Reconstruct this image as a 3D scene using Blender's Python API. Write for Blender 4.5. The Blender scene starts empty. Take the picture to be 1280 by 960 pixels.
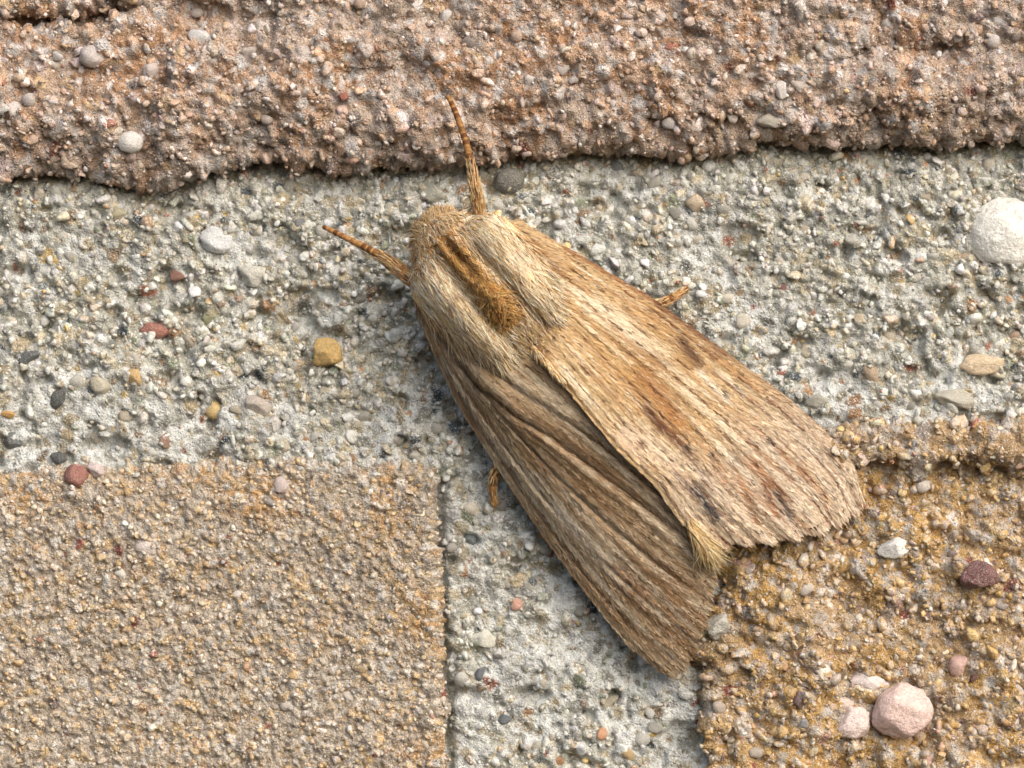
import bpy, math
import numpy as np
from mathutils import Vector, Matrix

# ------------------------------------------------------------------ camera, sky, sun, exposure
SC = bpy.context.scene
C = SC.collection
SC.unit_settings.scale_length = 0.003          # one Blender unit is 3 mm: the frame shows about 4 cm of wall
D = 45.0                                       # camera distance from the mortar face
cam = bpy.data.cameras.new('camera'); camo = bpy.data.objects.new('camera', cam); C.objects.link(camo)
camo.location = (0, -D, 0); camo.rotation_euler = (math.radians(90), 0, 0)
cam.sensor_width = 36; cam.lens = 36 * D / 12.8
cam.clip_start = 0.1; cam.clip_end = 500
cam.dof.use_dof = True; cam.dof.focus_distance = D - 0.75; cam.dof.aperture_fstop = 0.32
SC.camera = camo

SUN_DIR = Vector((0.50, -0.72, 0.60)).normalized()      # towards the light
w = bpy.data.worlds.new('World'); SC.world = w; w.use_nodes = True
nt = w.node_tree; nt.nodes.clear()
sky = nt.nodes.new('ShaderNodeTexSky'); sky.sky_type = 'NISHITA'; sky.sun_disc = False
sky.sun_elevation = math.asin(SUN_DIR.z); sky.sun_rotation = math.atan2(SUN_DIR.x, SUN_DIR.y)
sky.air_density = 1.0; sky.dust_density = 4.0; sky.ozone_density = 1.0
bg = nt.nodes.new('ShaderNodeBackground'); bg.inputs['Strength'].default_value = 0.13
wo = nt.nodes.new('ShaderNodeOutputWorld')
nt.links.new(sky.outputs[0], bg.inputs[0]); nt.links.new(bg.outputs[0], wo.inputs[0])

sun = bpy.data.lights.new('sun', 'SUN'); sun.energy = 1.5; sun.angle = math.radians(75); sun.color = (1.0, 0.99, 0.975)
suno = bpy.data.objects.new('sun', sun); C.objects.link(suno)
suno.rotation_euler = SUN_DIR.to_track_quat('Z', 'Y').to_euler()
SC.view_settings.view_transform = 'Standard'; SC.view_settings.look = 'None'
SC.view_settings.exposure = 0.50; SC.view_settings.gamma = 1; SC.view_settings.use_curve_mapping = False
SC.render.engine = 'CYCLES'; SC.cycles.use_denoising = True; SC.cycles.max_bounces = 6
SC.cycles.diffuse_bounces = 3; SC.cycles.caustics_reflective = False; SC.cycles.caustics_refractive = False

# ------------------------------------------------------------------ numeric helpers
rng = np.random.default_rng(11)

def lin(c):
    c = np.asarray(c, float) / 255.0
    return np.where(c <= 0.04045, c / 12.92, ((c + 0.055) / 1.055) ** 2.4)

def _hash(ix, iy, iz, seed):
    h = (ix.astype(np.uint32) * np.uint32(374761393) + iy.astype(np.uint32) * np.uint32(668265263)
         + iz.astype(np.uint32) * np.uint32(2147483647) + np.uint32((seed * 1274126177) & 0xffffffff))
    h = (h ^ (h >> np.uint32(13))) * np.uint32(1274126177)
    h = (h ^ (h >> np.uint32(16))) * np.uint32(2246822519)
    return ((h ^ (h >> np.uint32(15))) & np.uint32(0xffffff)).astype(float) / 0xffffff

def noise(x, y, z=None, seed=0):
    """value noise in 0..1"""
    x = np.asarray(x, float); y = np.asarray(y, float)
    z = np.zeros_like(x) if z is None else np.asarray(z, float)
    x, y, z = np.broadcast_arrays(x, y, z)
    fx, fy, fz = np.floor(x), np.floor(y), np.floor(z)
    ix, iy, iz = fx.astype(np.int64), fy.astype(np.int64), fz.astype(np.int64)
    u, v, q = x - fx, y - fy, z - fz
    u = u*u*(3-2*u); v = v*v*(3-2*v); q = q*q*(3-2*q)
    r = 0
    for a in (0, 1):
        for b in (0, 1):
            for c in (0, 1):
                wgt = (u if a else 1-u) * (v if b else 1-v) * (q if c else 1-q)
                r = r + wgt * _hash(ix+a, iy+b, iz+c, seed)
    return r

def fbm(x, y, z=None, seed=0, oct=4, gain=0.5):
    z = np.zeros_like(np.asarray(x, float)) if z is None else z
    r, amp, tot, f = 0, 1.0, 0, 1.0
    for o in range(oct):
        r = r + amp * noise(x*f, y*f, z*f, seed + o*17); tot += amp; amp *= gain; f *= 2.03
    return r / tot

def worley(x, y, seed=0, jit=.9):
    """distance to the nearest and second nearest cell point, and the nearest cell's id in 0..1 (three draws)"""
    ix, iy = np.floor(x).astype(np.int64), np.floor(y).astype(np.int64)
    f1 = np.full(x.shape, 9.0); f2 = f1.copy(); kx = ix.copy(); ky = iy.copy()
    for a in (-1, 0, 1):
        for b in (-1, 0, 1):
            cx, cy = ix + a, iy + b; z = np.zeros_like(cx)
            d = np.hypot(cx + .5 + jit*(_hash(cx, cy, z, seed) - .5) - x, cy + .5 + jit*(_hash(cx, cy, z, seed + 1) - .5) - y)
            near = d < f1
            f2 = np.where(near, f1, np.minimum(f2, d)); f1 = np.where(near, d, f1)
            kx = np.where(near, cx, kx); ky = np.where(near, cy, ky)
    z = np.zeros_like(kx)
    return f1, f2, [_hash(kx, ky, z, seed + q) for q in (5, 6, 7)]

def pick_by(palette, u, v):
    wts = np.cumsum([p[0] for p in palette]); k = np.searchsorted(wts / wts[-1], np.clip(u, 0, .9999))
    c = np.array([p[1] for p in palette], float)[k] * (.88 + .22*v)[..., None]
    return lin(c.clip(8, 245))

def sandy(px, py, pal, matrix, size, seed, show=.5, relief=1.0, dark=1.0):
    """grains locked in the binder: height (units) and colour for a surface point"""
    wx = px + 5*(fbm(px/9, py/9, seed=seed+40, oct=2) - .5); wy = py + 5*(fbm(px/9, py/9, seed=seed+41, oct=2) - .5)
    h = 0; c = None
    f1, f2, (u, v, r) = worley(wx/size, wy/size, seed)
    g1, g2, (u2, v2, r2) = worley(wx/size/1.9 + 7, wy/size/1.9, seed + 9)
    e = sstep(.02, .30, f2 - f1); e2 = sstep(.02, .25, g2 - g1)
    dome = np.sqrt(np.clip(1 - (f1/.8)**2, 0, 1)); dome2 = np.sqrt(np.clip(1 - (g1/.8)**2, 0, 1))
    h = relief*size/100*(.85*dome*(.35 + r) + .6*dome2*(r2 > .5)*r2 + .35*(fbm(px/5, py/5, seed=seed+30, oct=2) - .5))
    ca = pick_by(pal, u, v)*dark; k = (e*(r < show))[..., None]
    c = matrix*(1 - k) + ca*k
    k2 = (e2*(r2 > .62))[..., None]; c = c*(1 - k2) + pick_by(pal, u2, v2)*dark*k2
    return h, c

def sstep(a, b, x):
    t = np.clip((x - a) / (b - a), 0, 1); return t*t*(3-2*t)

def P(px, py, h):
    """a place seen at photo pixel (px, py) that stands h above the mortar face -> (X, Y up, h)"""
    px, py, h = np.broadcast_arrays(np.asarray(px, float), np.asarray(py, float), np.asarray(h, float))
    k = (D - h) / D
    return np.stack([(px - 640) / 100 * k, (480 - py) / 100 * k, h], -1)

def to_px(v):
    k = D / (D - v[..., 2])
    return v[..., 0]*k*100 + 640, 480 - v[..., 1]*k*100

def W(v):                                       # wall frame (X, up, out) -> Blender
    v = np.asarray(v, float)
    return np.stack([v[..., 0], -v[..., 2], v[..., 1]], -1)

# ------------------------------------------------------------------ Blender helpers
def mesh_from(name, V, F, col=None, smooth=True):
    """V (n,3) in wall frame, F (m,k) uniform faces or list of such arrays"""
    me = bpy.data.meshes.new(name)
    Fs = F if isinstance(F, list) else [F]
    V = W(V)
    me.vertices.add(len(V)); me.vertices.foreach_set('co', V.astype(np.float32).ravel())
    loops = np.concatenate([f.ravel() for f in Fs]).astype(np.int32)
    sizes = np.concatenate([np.full(len(f), f.shape[1]) for f in Fs])
    starts = np.concatenate([[0], np.cumsum(sizes)[:-1]]).astype(np.int32)
    me.loops.add(len(loops)); me.loops.foreach_set('vertex_index', loops)
    me.polygons.add(len(sizes)); me.polygons.foreach_set('loop_start', starts)
    me.update(calc_edges=True); me.validate()
    if smooth: me.shade_smooth()
    if col is not None:
        at = me.color_attributes.new('Col', 'FLOAT_COLOR', 'POINT')
        rgba = np.ones((len(V), 4), np.float32); rgba[:, :3] = np.clip(col, 0, 1)
        at.data.foreach_set('color', rgba.ravel())
    return me

def link(name, me, mat, parent=None, **props):
    o = bpy.data.objects.new(name, me); C.objects.link(o)
    if mat and me and not me.materials: me.materials.append(mat)
    if parent: o.parent = parent
    for k, v in props.items(): o[k] = v
    return o

def nodes_mat(name):
    m = bpy.data.materials.new(name); m.use_nodes = True
    n = m.node_tree.nodes; l = m.node_tree.links
    return m, n, l, n['Principled BSDF']

def add_bump(n, l, bsdf, coord, layers, dist=0.02, strength=0.6):
    prev = None
    for scale, s in layers:
        t = n.new('ShaderNodeTexNoise'); t.inputs['Scale'].default_value = scale; t.inputs['Detail'].default_value = 2
        t.inputs['Roughness'].default_value = 0.65
        l.new(coord, t.inputs['Vector'])
        b = n.new('ShaderNodeBump'); b.inputs['Strength'].default_value = strength * s; b.inputs['Distance'].default_value = dist
        l.new(t.outputs['Fac'], b.inputs['Height'])
        if prev: l.new(prev, b.inputs['Normal'])
        prev = b.outputs['Normal']
    l.new(prev, bsdf.inputs['Normal'])

def col_mat(name, rough=0.5, spec=0.4, var=0.35, vscale=30, bump=((28, 1), (90, .6)), bdist=0.02, bstr=0.5, sss=0.0, source='attr', sheen=0.0, specks=(), coat=None):
    m, n, l, b = nodes_mat(name)
    co = n.new('ShaderNodeTexCoord')
    if source == 'attr':
        src = n.new('ShaderNodeAttribute'); src.attribute_name = 'Col'; c = src.outputs['Color']
    else:
        src = n.new('ShaderNodeObjectInfo'); c = src.outputs['Color']
    tx = n.new('ShaderNodeTexNoise'); tx.inputs['Scale'].default_value = vscale; tx.inputs['Detail'].default_value = 4; tx.inputs['Roughness'].default_value = .7
    l.new(co.outputs['Object'], tx.inputs['Vector'])
    if source != 'attr':      # each pebble gets its own cut of the noise
        ad = n.new('ShaderNodeVectorMath'); ad.operation = 'ADD'
        l.new(co.outputs['Object'], ad.inputs[0]); l.new(src.outputs['Location'], ad.inputs[1]); l.new(ad.outputs[0], tx.inputs['Vector'])
    mr = n.new('ShaderNodeMapRange'); mr.inputs['From Min'].default_value = .3; mr.inputs['From Max'].default_value = .7
    mr.inputs['To Min'].default_value = 1 - var; mr.inputs['To Max'].default_value = 1 + var
    l.new(tx.outputs['Fac'], mr.inputs['Value'])
    mx = n.new('ShaderNodeMix'); mx.data_type = 'RGBA'; mx.blend_type = 'MULTIPLY'; mx.inputs[0].default_value = 1
    l.new(c, mx.inputs[6]); l.new(mr.outputs[0], mx.inputs[7])
    out = mx.outputs[2]
    layers = list(specks)
    if coat: layers = [(11, .50, .60, coat, .8), (38, .56, .62, coat, .7)] + layers
    for k, (sc, lo, hi, rgb, amt) in enumerate(layers):            # binder sticking to the grains, pale dust, dark specks
        t2 = n.new('ShaderNodeTexNoise'); t2.inputs['Scale'].default_value = sc; t2.inputs['Detail'].default_value = 2; t2.inputs['Roughness'].default_value = .6
        o2 = n.new('ShaderNodeVectorMath'); o2.operation = 'ADD'; o2.inputs[1].default_value = (7.3*k + 3, 1.7*k, 5.1)
        l.new(tx.inputs['Vector'].links[0].from_socket, o2.inputs[0]); l.new(o2.outputs[0], t2.inputs['Vector'])
        m2 = n.new('ShaderNodeMapRange'); m2.inputs['From Min'].default_value = lo; m2.inputs['From Max'].default_value = hi; m2.inputs['To Max'].default_value = amt
        l.new(t2.outputs['Fac'], m2.inputs['Value'])
        x2 = n.new('ShaderNodeMix'); x2.data_type = 'RGBA'; l.new(m2.outputs[0], x2.inputs[0]); l.new(out, x2.inputs[6]); x2.inputs[7].default_value = (*lin(rgb), 1)
        out = x2.outputs[2]
    l.new(out, b.inputs['Base Color'])
    b.inputs['Roughness'].default_value = rough; b.inputs['Specular IOR Level'].default_value = spec
    if sss:
        b.inputs['Subsurface Weight'].default_value = sss; b.inputs['Subsurface Radius'].default_value = (1, .9, .8); b.inputs['Subsurface Scale'].default_value = .05
    if sheen: b.inputs['Sheen Weight'].default_value = sheen
    if bump: add_bump(n, l, b, co.outputs['Object'], bump, bdist, bstr)
    return m

B3 = ((12, 1), (40, 1))
M_MORTAR = col_mat('lime_mortar', .9, .15, .25, 9, B3, .06, .9, specks=[(46, .57, .62, (236, 235, 230), .7), (40, .62, .66, (120, 112, 96), .6)])
M_BRICK = col_mat('sandy_brick', .85, .2, .3, 9, B3, .06, .9, specks=[(40, .56, .61, (224, 214, 204), .65), (34, .61, .65, (104, 76, 56), .6)])
def sand_mat(name, coat):
    return col_mat(name, .5, .4, .28, 14, B3, .03, .7, sss=0, coat=coat, specks=[(44, .58, .63, (234, 231, 226), .5)])
SAND = [sand_mat('sand_in_lime', (222, 221, 214)), sand_mat('sand_in_pink_brick', (198, 164, 134)), sand_mat('sand_in_ochre_brick', (198, 172, 136)), sand_mat('sand_in_yellow_brick', (204, 166, 102))]
M_PEBBLE = col_mat('pebble_stone', .5, .35, .32, 7, ((7, 1), (18, .7)), .04, .55, sss=0, source='object', specks=[(22, .54, .62, (216, 210, 198), .5), (9, .54, .66, (196, 186, 168), .4), (12, .60, .70, (120, 96, 80), .35)])
M_SCALE = col_mat('wing_scale', .62, .25, .15, 60, None)
M_WING = col_mat('wing_membrane', .7, .2, .25, 40, ((60, 1),), .01, .4)
M_FUR = col_mat('moth_hair', .55, .3, .15, 40, None, sheen=.1)
M_BODY = col_mat('moth_skin', .8, .2, .3, 30, ((40, 1),), .02, .6)

# ------------------------------------------------------------------ grains
def ico(sub):
    t = (1 + 5 ** .5) / 2
    v = [(-1,t,0),(1,t,0),(-1,-t,0),(1,-t,0),(0,-1,t),(0,1,t),(0,-1,-t),(0,1,-t),(t,0,-1),(t,0,1),(-t,0,-1),(-t,0,1)]
    f = [(0,11,5),(0,5,1),(0,1,7),(0,7,10),(0,10,11),(1,5,9),(5,11,4),(11,10,2),(10,7,6),(7,1,8),
         (3,9,4),(3,4,2),(3,2,6),(3,6,8),(3,8,9),(4,9,5),(2,4,11),(6,2,10),(8,6,7),(9,8,1)]
    v = [np.array(q) / np.linalg.norm(q) for q in v]
    for _ in range(sub):
        cache = {}; nf = []
        def mid(a, b):
            k = (min(a, b), max(a, b))
            if k not in cache:
                q = v[a] + v[b]; v.append(q / np.linalg.norm(q)); cache[k] = len(v) - 1
            return cache[k]
        for a, b, c in f:
            x, y, z = mid(a, b), mid(b, c), mid(c, a)
            nf += [(a, x, z), (b, y, x), (c, z, y), (x, y, z)]
        f = nf
    return np.array(v), np.array(f)

def rand_rot(n):
    q = rng.normal(size=(n, 4)); q /= np.linalg.norm(q, axis=1)[:, None]
    a, b, c, d = q.T
    return np.stack([np.stack([1-2*(c*c+d*d), 2*(b*c-a*d), 2*(b*d+a*c)], -1),
                     np.stack([2*(b*c+a*d), 1-2*(b*b+d*d), 2*(c*d-a*b)], -1),
                     np.stack([2*(b*d-a*c), 2*(c*d+a*b), 1-2*(b*b+c*c)], -1)], 1)

def grain_shapes(n, sub, rough=.10, planes=7, lo=.40, hi=.8, aniso=.25):
    """n irregular, faceted, rounded grains of unit size -> (n, verts, 3), faces"""
    v, f = ico(sub)
    V = v[None] * (1 + rough * rng.normal(size=(n, len(v), 1)).clip(-2, 2))
    for _ in range(planes):
        nn = rng.normal(size=(n, 3)); nn /= np.linalg.norm(nn, axis=1)[:, None]
        d = rng.uniform(lo, hi, n)
        dot = np.einsum('nvk,nk->nv', V, nn) - d[:, None]
        V = V - np.maximum(dot, 0)[..., None] * nn[:, None]
    V = V * np.exp(rng.normal(0, aniso, (n, 1, 3)).clip(-.5, .5))
    return np.einsum('nij,nvj->nvi', rand_rot(n), V), f

def grains(pos, rad, col, sub):
    n = len(pos)
    V, f = grain_shapes(n, sub)
    V = V * rad[:, None, None] + pos[:, None]
    F = (f[None] + (np.arange(n) * V.shape[1])[:, None, None]).reshape(-1, 3)
    c = np.repeat(col, V.shape[1], axis=0)
    return V.reshape(-1, 3), F, c

def joined(parts):
    off, Vs, Fs, Cs = 0, [], [], []
    for v, f, c in parts:
        Vs.append(v); Fs.append(f + off); Cs.append(c); off += len(v)
    return np.concatenate(Vs), np.concatenate(Fs), np.concatenate(Cs)

def pick(palette, n):
    """palette: list of (weight, rgb)"""
    wts = np.array([p[0] for p in palette], float); wts /= wts.sum()
    k = rng.choice(len(palette), n, p=wts)
    c = np.array([p[1] for p in palette], float)[k]
    c = c * rng.uniform(.88, 1.08, (n, 1)) + rng.normal(0, 2.5, (n, 3))
    return lin(c.clip(8, 245))

def sample_mesh(V, F, n, window=(-75, -75, 1355, 1035), keep=None):
    """area-weighted points on the quads F of V, inside a window of the photo, facing out"""
    a, b, c, d = (V[F[:, k]] for k in range(4))
    nrm = np.cross(c - a, d - b); area = np.linalg.norm(nrm, axis=1) + 1e-12
    nn = nrm / area[:, None]
    px, py = to_px((a + b + c + d) / 4)
    ok = (px > window[0]) & (px < window[2]) & (py > window[1]) & (py < window[3]) & (nn[:, 2] > -.25)
    if keep is not None: ok &= keep(px, py)
    idx = np.nonzero(ok)[0]
    pr = area[idx] / area[idx].sum()
    k = rng.choice(idx, n, p=pr)
    u, v = rng.random((2, n, 1))
    return (a[k]*(1-u)+b[k]*u)*(1-v) + (d[k]*(1-u)+c[k]*u)*v, nn[k], area[idx].sum()

PAL_MORTAR = [(26, (206, 204, 192)), (20, (220, 219, 211)), (17, (206, 194, 166)), (13, (180, 178, 164)), (11, (192, 176, 144)), (5, (146, 146, 136)),
              (2.4, (92, 100, 104)), (1.4, (204, 160, 118)), (.9, (176, 118, 96)), (1.1, (208, 176, 104)), (8, (234, 233, 229)), (2, (150, 156, 130)), (3, (160, 136, 108))]
PAL_TOP = [(26, (206, 194, 184)), (20, (194, 176, 162)), (9, (204, 170, 142)), (18, (222, 215, 210)), (7, (172, 146, 126)), (4, (210, 180, 142)),
           (5, (150, 134, 124)), (1.0, (150, 92, 76)), (4, (212, 190, 182)), (3, (128, 118, 112))]
PAL_LEFT = [(26, (206, 194, 176)), (14, (208, 182, 142)), (10, (202, 170, 124)), (22, (220, 213, 202)), (9, (184, 170, 152)), (3, (186, 150, 114)),
            (2, (140, 128, 120)), (.6, (148, 92, 78)), (4, (214, 192, 158))]
PAL_RIGHT = [(26, (200, 186, 168)), (9, (204, 174, 126)), (4, (198, 162, 102)), (20, (214, 206, 196)), (10, (176, 158, 140)), (3, (194, 156, 138)),
             (2.5, (136, 112, 104)), (7, (178, 164, 152)), (.9, (144, 86, 74)), (3, (206, 180, 132))]
PLAIN = {-1: [(6, (206, 203, 192)), (5, (186, 182, 170)), (4, (212, 202, 182)), (2, (166, 162, 150)), (2, (196, 182, 156)), (.7, (108, 114, 116)), (.5, (196, 160, 128))],
         0: [(6, (206, 194, 186)), (4, (190, 174, 162)), (2, (196, 164, 140)), (2, (218, 210, 204)), (1, (150, 134, 124)), (.3, (158, 96, 78))],
         1: [(6, (206, 194, 178)), (3, (196, 172, 136)), (3, (218, 210, 198)), (1, (160, 146, 130))],
         2: [(6, (202, 188, 172)), (4, (186, 170, 152)), (2, (212, 202, 192)), (1, (192, 160, 140)), (1, (150, 128, 116)), (.3, (126, 78, 70))]}

# ------------------------------------------------------------------ the wall: mortar and three bricks
def grid_faces(nu, nv):
    i, j = np.meshgrid(np.arange(nu - 1), np.arange(nv - 1), indexing='ij')
    a = i * nv + j
    return np.stack([a, a + 1, a + nv + 1, a + nv], -1).reshape(-1, 4)

def axis(lo, hi, flo, fhi, step, coarse):
    """coordinates that are fine inside flo..fhi and coarse outside"""
    a = [np.arange(flo, fhi + step / 2, step)]
    ml, mh = max(lo, flo - 430), min(hi, fhi + 430)              # a middling margin beyond the frame, then coarse
    if ml < flo: a.insert(0, np.linspace(ml, flo, max(2, int((flo - ml) / 13) + 1))[:-1]); flo = ml
    if mh > fhi: a.append(np.linspace(fhi, mh, max(2, int((mh - fhi) / 13) + 1))[1:]); fhi = mh
    if lo < flo: a.insert(0, np.linspace(lo, flo, max(2, int((flo - lo) / coarse) + 1))[:-1])
    if hi > fhi: a.append(np.linspace(fhi, hi, max(2, int((hi - fhi) / coarse) + 1))[1:])
    return np.concatenate(a)

def curve(xs, pts):
    pts = np.array(pts, float); return np.interp(xs, pts[:, 0], pts[:, 1])

TOP_EDGE = [(-3000, 215), (0, 214), (60, 210), (110, 216), (150, 228), (215, 232), (255, 212), (300, 203), (360, 200), (430, 211), (500, 208),
            (560, 212), (620, 196), (690, 192), (760, 192), (840, 194), (890, 184), (950, 176), (1010, 184), (1080, 178), (1160, 184), (1220, 170), (1280, 176), (4000, 176)]
LEFT_TOP = [(-3000, 594), (0, 592), (60, 588), (130, 582), (250, 582), (340, 574), (440, 577), (520, 582), (560, 590)]
LEFT_RIGHT = [(540, 538), (600, 541), (680, 542), (760, 546), (860, 549), (960, 553), (4000, 580)]
RIGHT_TOP = [(860, 600), (930, 572), (1000, 545), (1040, 532), (1100, 528), (1160, 532), (1220, 528), (1280, 534), (4000, 540)]
RIGHT_LEFT = [(480, 925), (600, 915), (700, 905), (760, 893), (810, 878), (860, 884), (900, 880), (960, 884), (4000, 880)]

def mortar_h(px, py):
    x, y = px / 100, py / 100
    h = .16 * (fbm(x * .9, y * .9, seed=3, oct=3) - .5) + .10 * (fbm(x * 3.1, y * 3.1, seed=5, oct=3) - .5)
    h = h + .15 * (fbm(x * 2.0, y * 2.4, seed=7, oct=2) - .5) - .16 * sstep(.62, .8, fbm(x * 3.4, y * 3.8, seed=8, oct=2))
    te = curve(px, TOP_EDGE)
    h = h - .18 * np.exp(-((py - te - 6) / 30) ** 2) - .17 * np.exp(-((py - te) / 11) ** 2)                       # raked back below the upper brick
    h = h + .13 * sstep(400, 560, py) * sstep(700, 480, px) * sstep(640, 590, py)   # smeared flush on the left brick
    h = h + .10 * sstep(430, 520, py) * sstep(950, 1050, px)
    h = h - .20 * np.exp(-((px - curve(py, LEFT_RIGHT) - 6) / 8) ** 2) * sstep(570, 610, py)
    h = h - .05 * np.exp(-((px - 615) / 90) ** 2 - ((py - 470) / 130) ** 2)
    h = h - .10 * np.exp(-((px - 905) / 35) ** 2 - ((py - 330) / 30) ** 2)
    return h

gx = axis(-2200, 3500, -70, 1350, 2.7, 60); gy = axis(-600, 3000, 150, 1030, 2.7, 60)
PX, PY = np.meshgrid(gx, gy, indexing='ij')
H = mortar_h(PX, PY)
MV = np.stack([(PX - 640) / 100, (480 - PY) / 100, H], -1).reshape(-1, 3)
MF = grid_faces(len(gx), len(gy))
def lime_at(px, py):          # where white lime paste fills the gaps and the grains lie flush in it
    return sstep(.44, .66, fbm(px / 80, py / 80, seed=21, oct=3) + .22 * sstep(420, 520, py) - .06)
k = lime_at(PX, PY)[..., None]
mh, mcol = sandy(PX, PY, PAL_MORTAR, lin((186, 184, 170))*(1 - k) + lin((226, 227, 221))*k, 8.6, 200, .34 + .5*(1 - k[..., 0]), 1.15 - .6*k[..., 0], 1 - .30*k)
buried = ((PY < curve(PX, TOP_EDGE) - 40) | ((PX < curve(PY, LEFT_RIGHT) - 14) & (PY > curve(PX, LEFT_TOP) + 14))
          | ((PX > curve(PY, RIGHT_LEFT) + 22) & (PY > curve(PX, RIGHT_TOP) + 22)))
MV[:, 2] += (mh - .02).ravel() - .55*buried.ravel()
mcol = mcol.reshape(-1, 3)

wall = link('brick_wall', None, None, label='weathered wall of three rough sandy bricks bedded in pale grey gritty mortar', category='wall', kind='thing')
wall.location = (0, 0, 0)
mortar = link('mortar', mesh_from('mortar', MV, MF, mcol), M_MORTAR, wall)

def brick_mesh(xs, ys, left, right, top, bottom, face, R, under, seed, rough, sand=None):
    """a rough block: front face given by face(px, py), rounded edges of radius R (px), sides running back into the wall.
    xs, ys run 0..1; left/right are functions of py, top/bottom of px (photo pixels)"""
    nu, nv = len(xs), len(ys)
    U, Vv = np.meshgrid(xs, ys, indexing='ij')
    px = left(0 * U) * 0 + U; py = Vv
    # two relaxation passes: edges depend on the other coordinate
    X0 = px; Y0 = py
    x = X0.copy(); y = Y0.copy()
    L, Rr = left(y), right(y); T, B = top(x), bottom(x)
    x = np.clip(x, L, Rr); y = np.clip(y, T, B)
    d = np.minimum(np.minimum(X0 - L, Rr - X0), np.minimum(Y0 - T, B - Y0))     # signed inside distance
    hf = face(x, y)
    dr = np.clip(d, 0, R)
    edge = R - np.sqrt(np.maximum(R * R - (R - dr) ** 2, 0))
    h = hf - edge / 100
    # outside the outline the sheet turns back into the wall, a little undercut
    o = np.clip(-d, 0, None)
    h = h - o / 100 * 2.2
    cx = np.where(X0 < L, 1, np.where(X0 > Rr, -1, 0)); cy = np.where(Y0 < T, 1, np.where(Y0 > B, -1, 0))
    un = under * np.clip(o / 25, 0, 1)
    x = x + cx * un; y = y + cy * un
    V = np.stack([(x - 640) / 100, (480 - y) / 100, h], -1)
    n = np.cross(np.gradient(V, axis=1), np.gradient(V, axis=0)); n /= np.linalg.norm(n, axis=-1)[..., None] + 1e-9
    n *= np.sign(np.where(np.abs(n[..., 2:3]) > .05, n[..., 2:3], 1))
    q = V
    disp = rough * ((fbm(q[..., 0]*2.2, q[..., 1]*2.2, q[..., 2]*2.2, seed, 3) - .5) * .34
                    + (fbm(q[..., 0]*6, q[..., 1]*6, q[..., 2]*6, seed + 5, 3) - .5) * .17 - .07*sstep(.62, .8, fbm(q[..., 0]*3, q[..., 1]*4, q[..., 2]*3, seed + 8, 2)))
    sh, sc = sand(x + o*.7, y + o*.7, q)
    V = V + n * (disp + sh)[..., None]
    return V.reshape(-1, 3), grid_faces(nu, nv), sc.reshape(-1, 3)

def rect_axis(lo, hi, flo, fhi, step=3.3):
    a = axis(lo - 60, hi + 60, flo, fhi, step, 90)
    return np.sort(a)

def face_top(x, y):
    h = .50 + .16 * (fbm(x / 140, y / 90, seed=31, oct=3) - .5)
    te = curve(x, TOP_EDGE)
    h = h - .22 * sstep(te - 75, te, y) ** 1.3                             # belly turning under
    crev = 26 + 6 * np.sin(x / 40) - .05 * x
    h = h - .45 * np.exp(-((y - crev) / 9) ** 2) * sstep(215, 150, x)
    h = h - .22 * np.exp(-((x - 270) / 110) ** 2 - ((y - 22) / 26) ** 2)
    h = h - .20 * sstep(1070, 1110, x + (y - 40) * 1.2) * sstep(40, 58, y) * np.exp(-((y - 62) / 22) ** 2) * sstep(1230, 1170, x)
    h = h - .14 * np.exp(-((x - 470) / 60) ** 2 - ((y - 88) / 14) ** 2)
    h = h - .12 * np.exp(-((x - 320) / 75) ** 2 - ((y - 180) / 13) ** 2)
    return h

def face_left(x, y):
    return .20 + .07 * (fbm(x / 150, y / 150, seed=41, oct=3) - .5) - .05 * sstep(60, 0, y - 580)

def face_right(x, y):
    tp = curve(x, RIGHT_TOP)
    h = .26 + .24 * (fbm(x / 80, y / 80, seed=51, oct=3) - .5)
    step_y = tp + 44 + 14 * (fbm(x / 40, 0 * x, seed=55, oct=2) - .5)
    h = h - .24 * sstep(step_y - 8, step_y + 10, y) * sstep(1010, 1060, x)
    h = h - .14 * np.exp(-((y - step_y - 12) / 12) ** 2) * sstep(1120, 1190, x)
    h = h + .10 * sstep(step_y + 25, step_y + 150, y)
    h = h - .16 * np.exp(-((x - 930) / 60) ** 2 - ((y - 690) / 45) ** 2)
    h = h - .10 * sstep(1000, 890, x)
    return h

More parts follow.
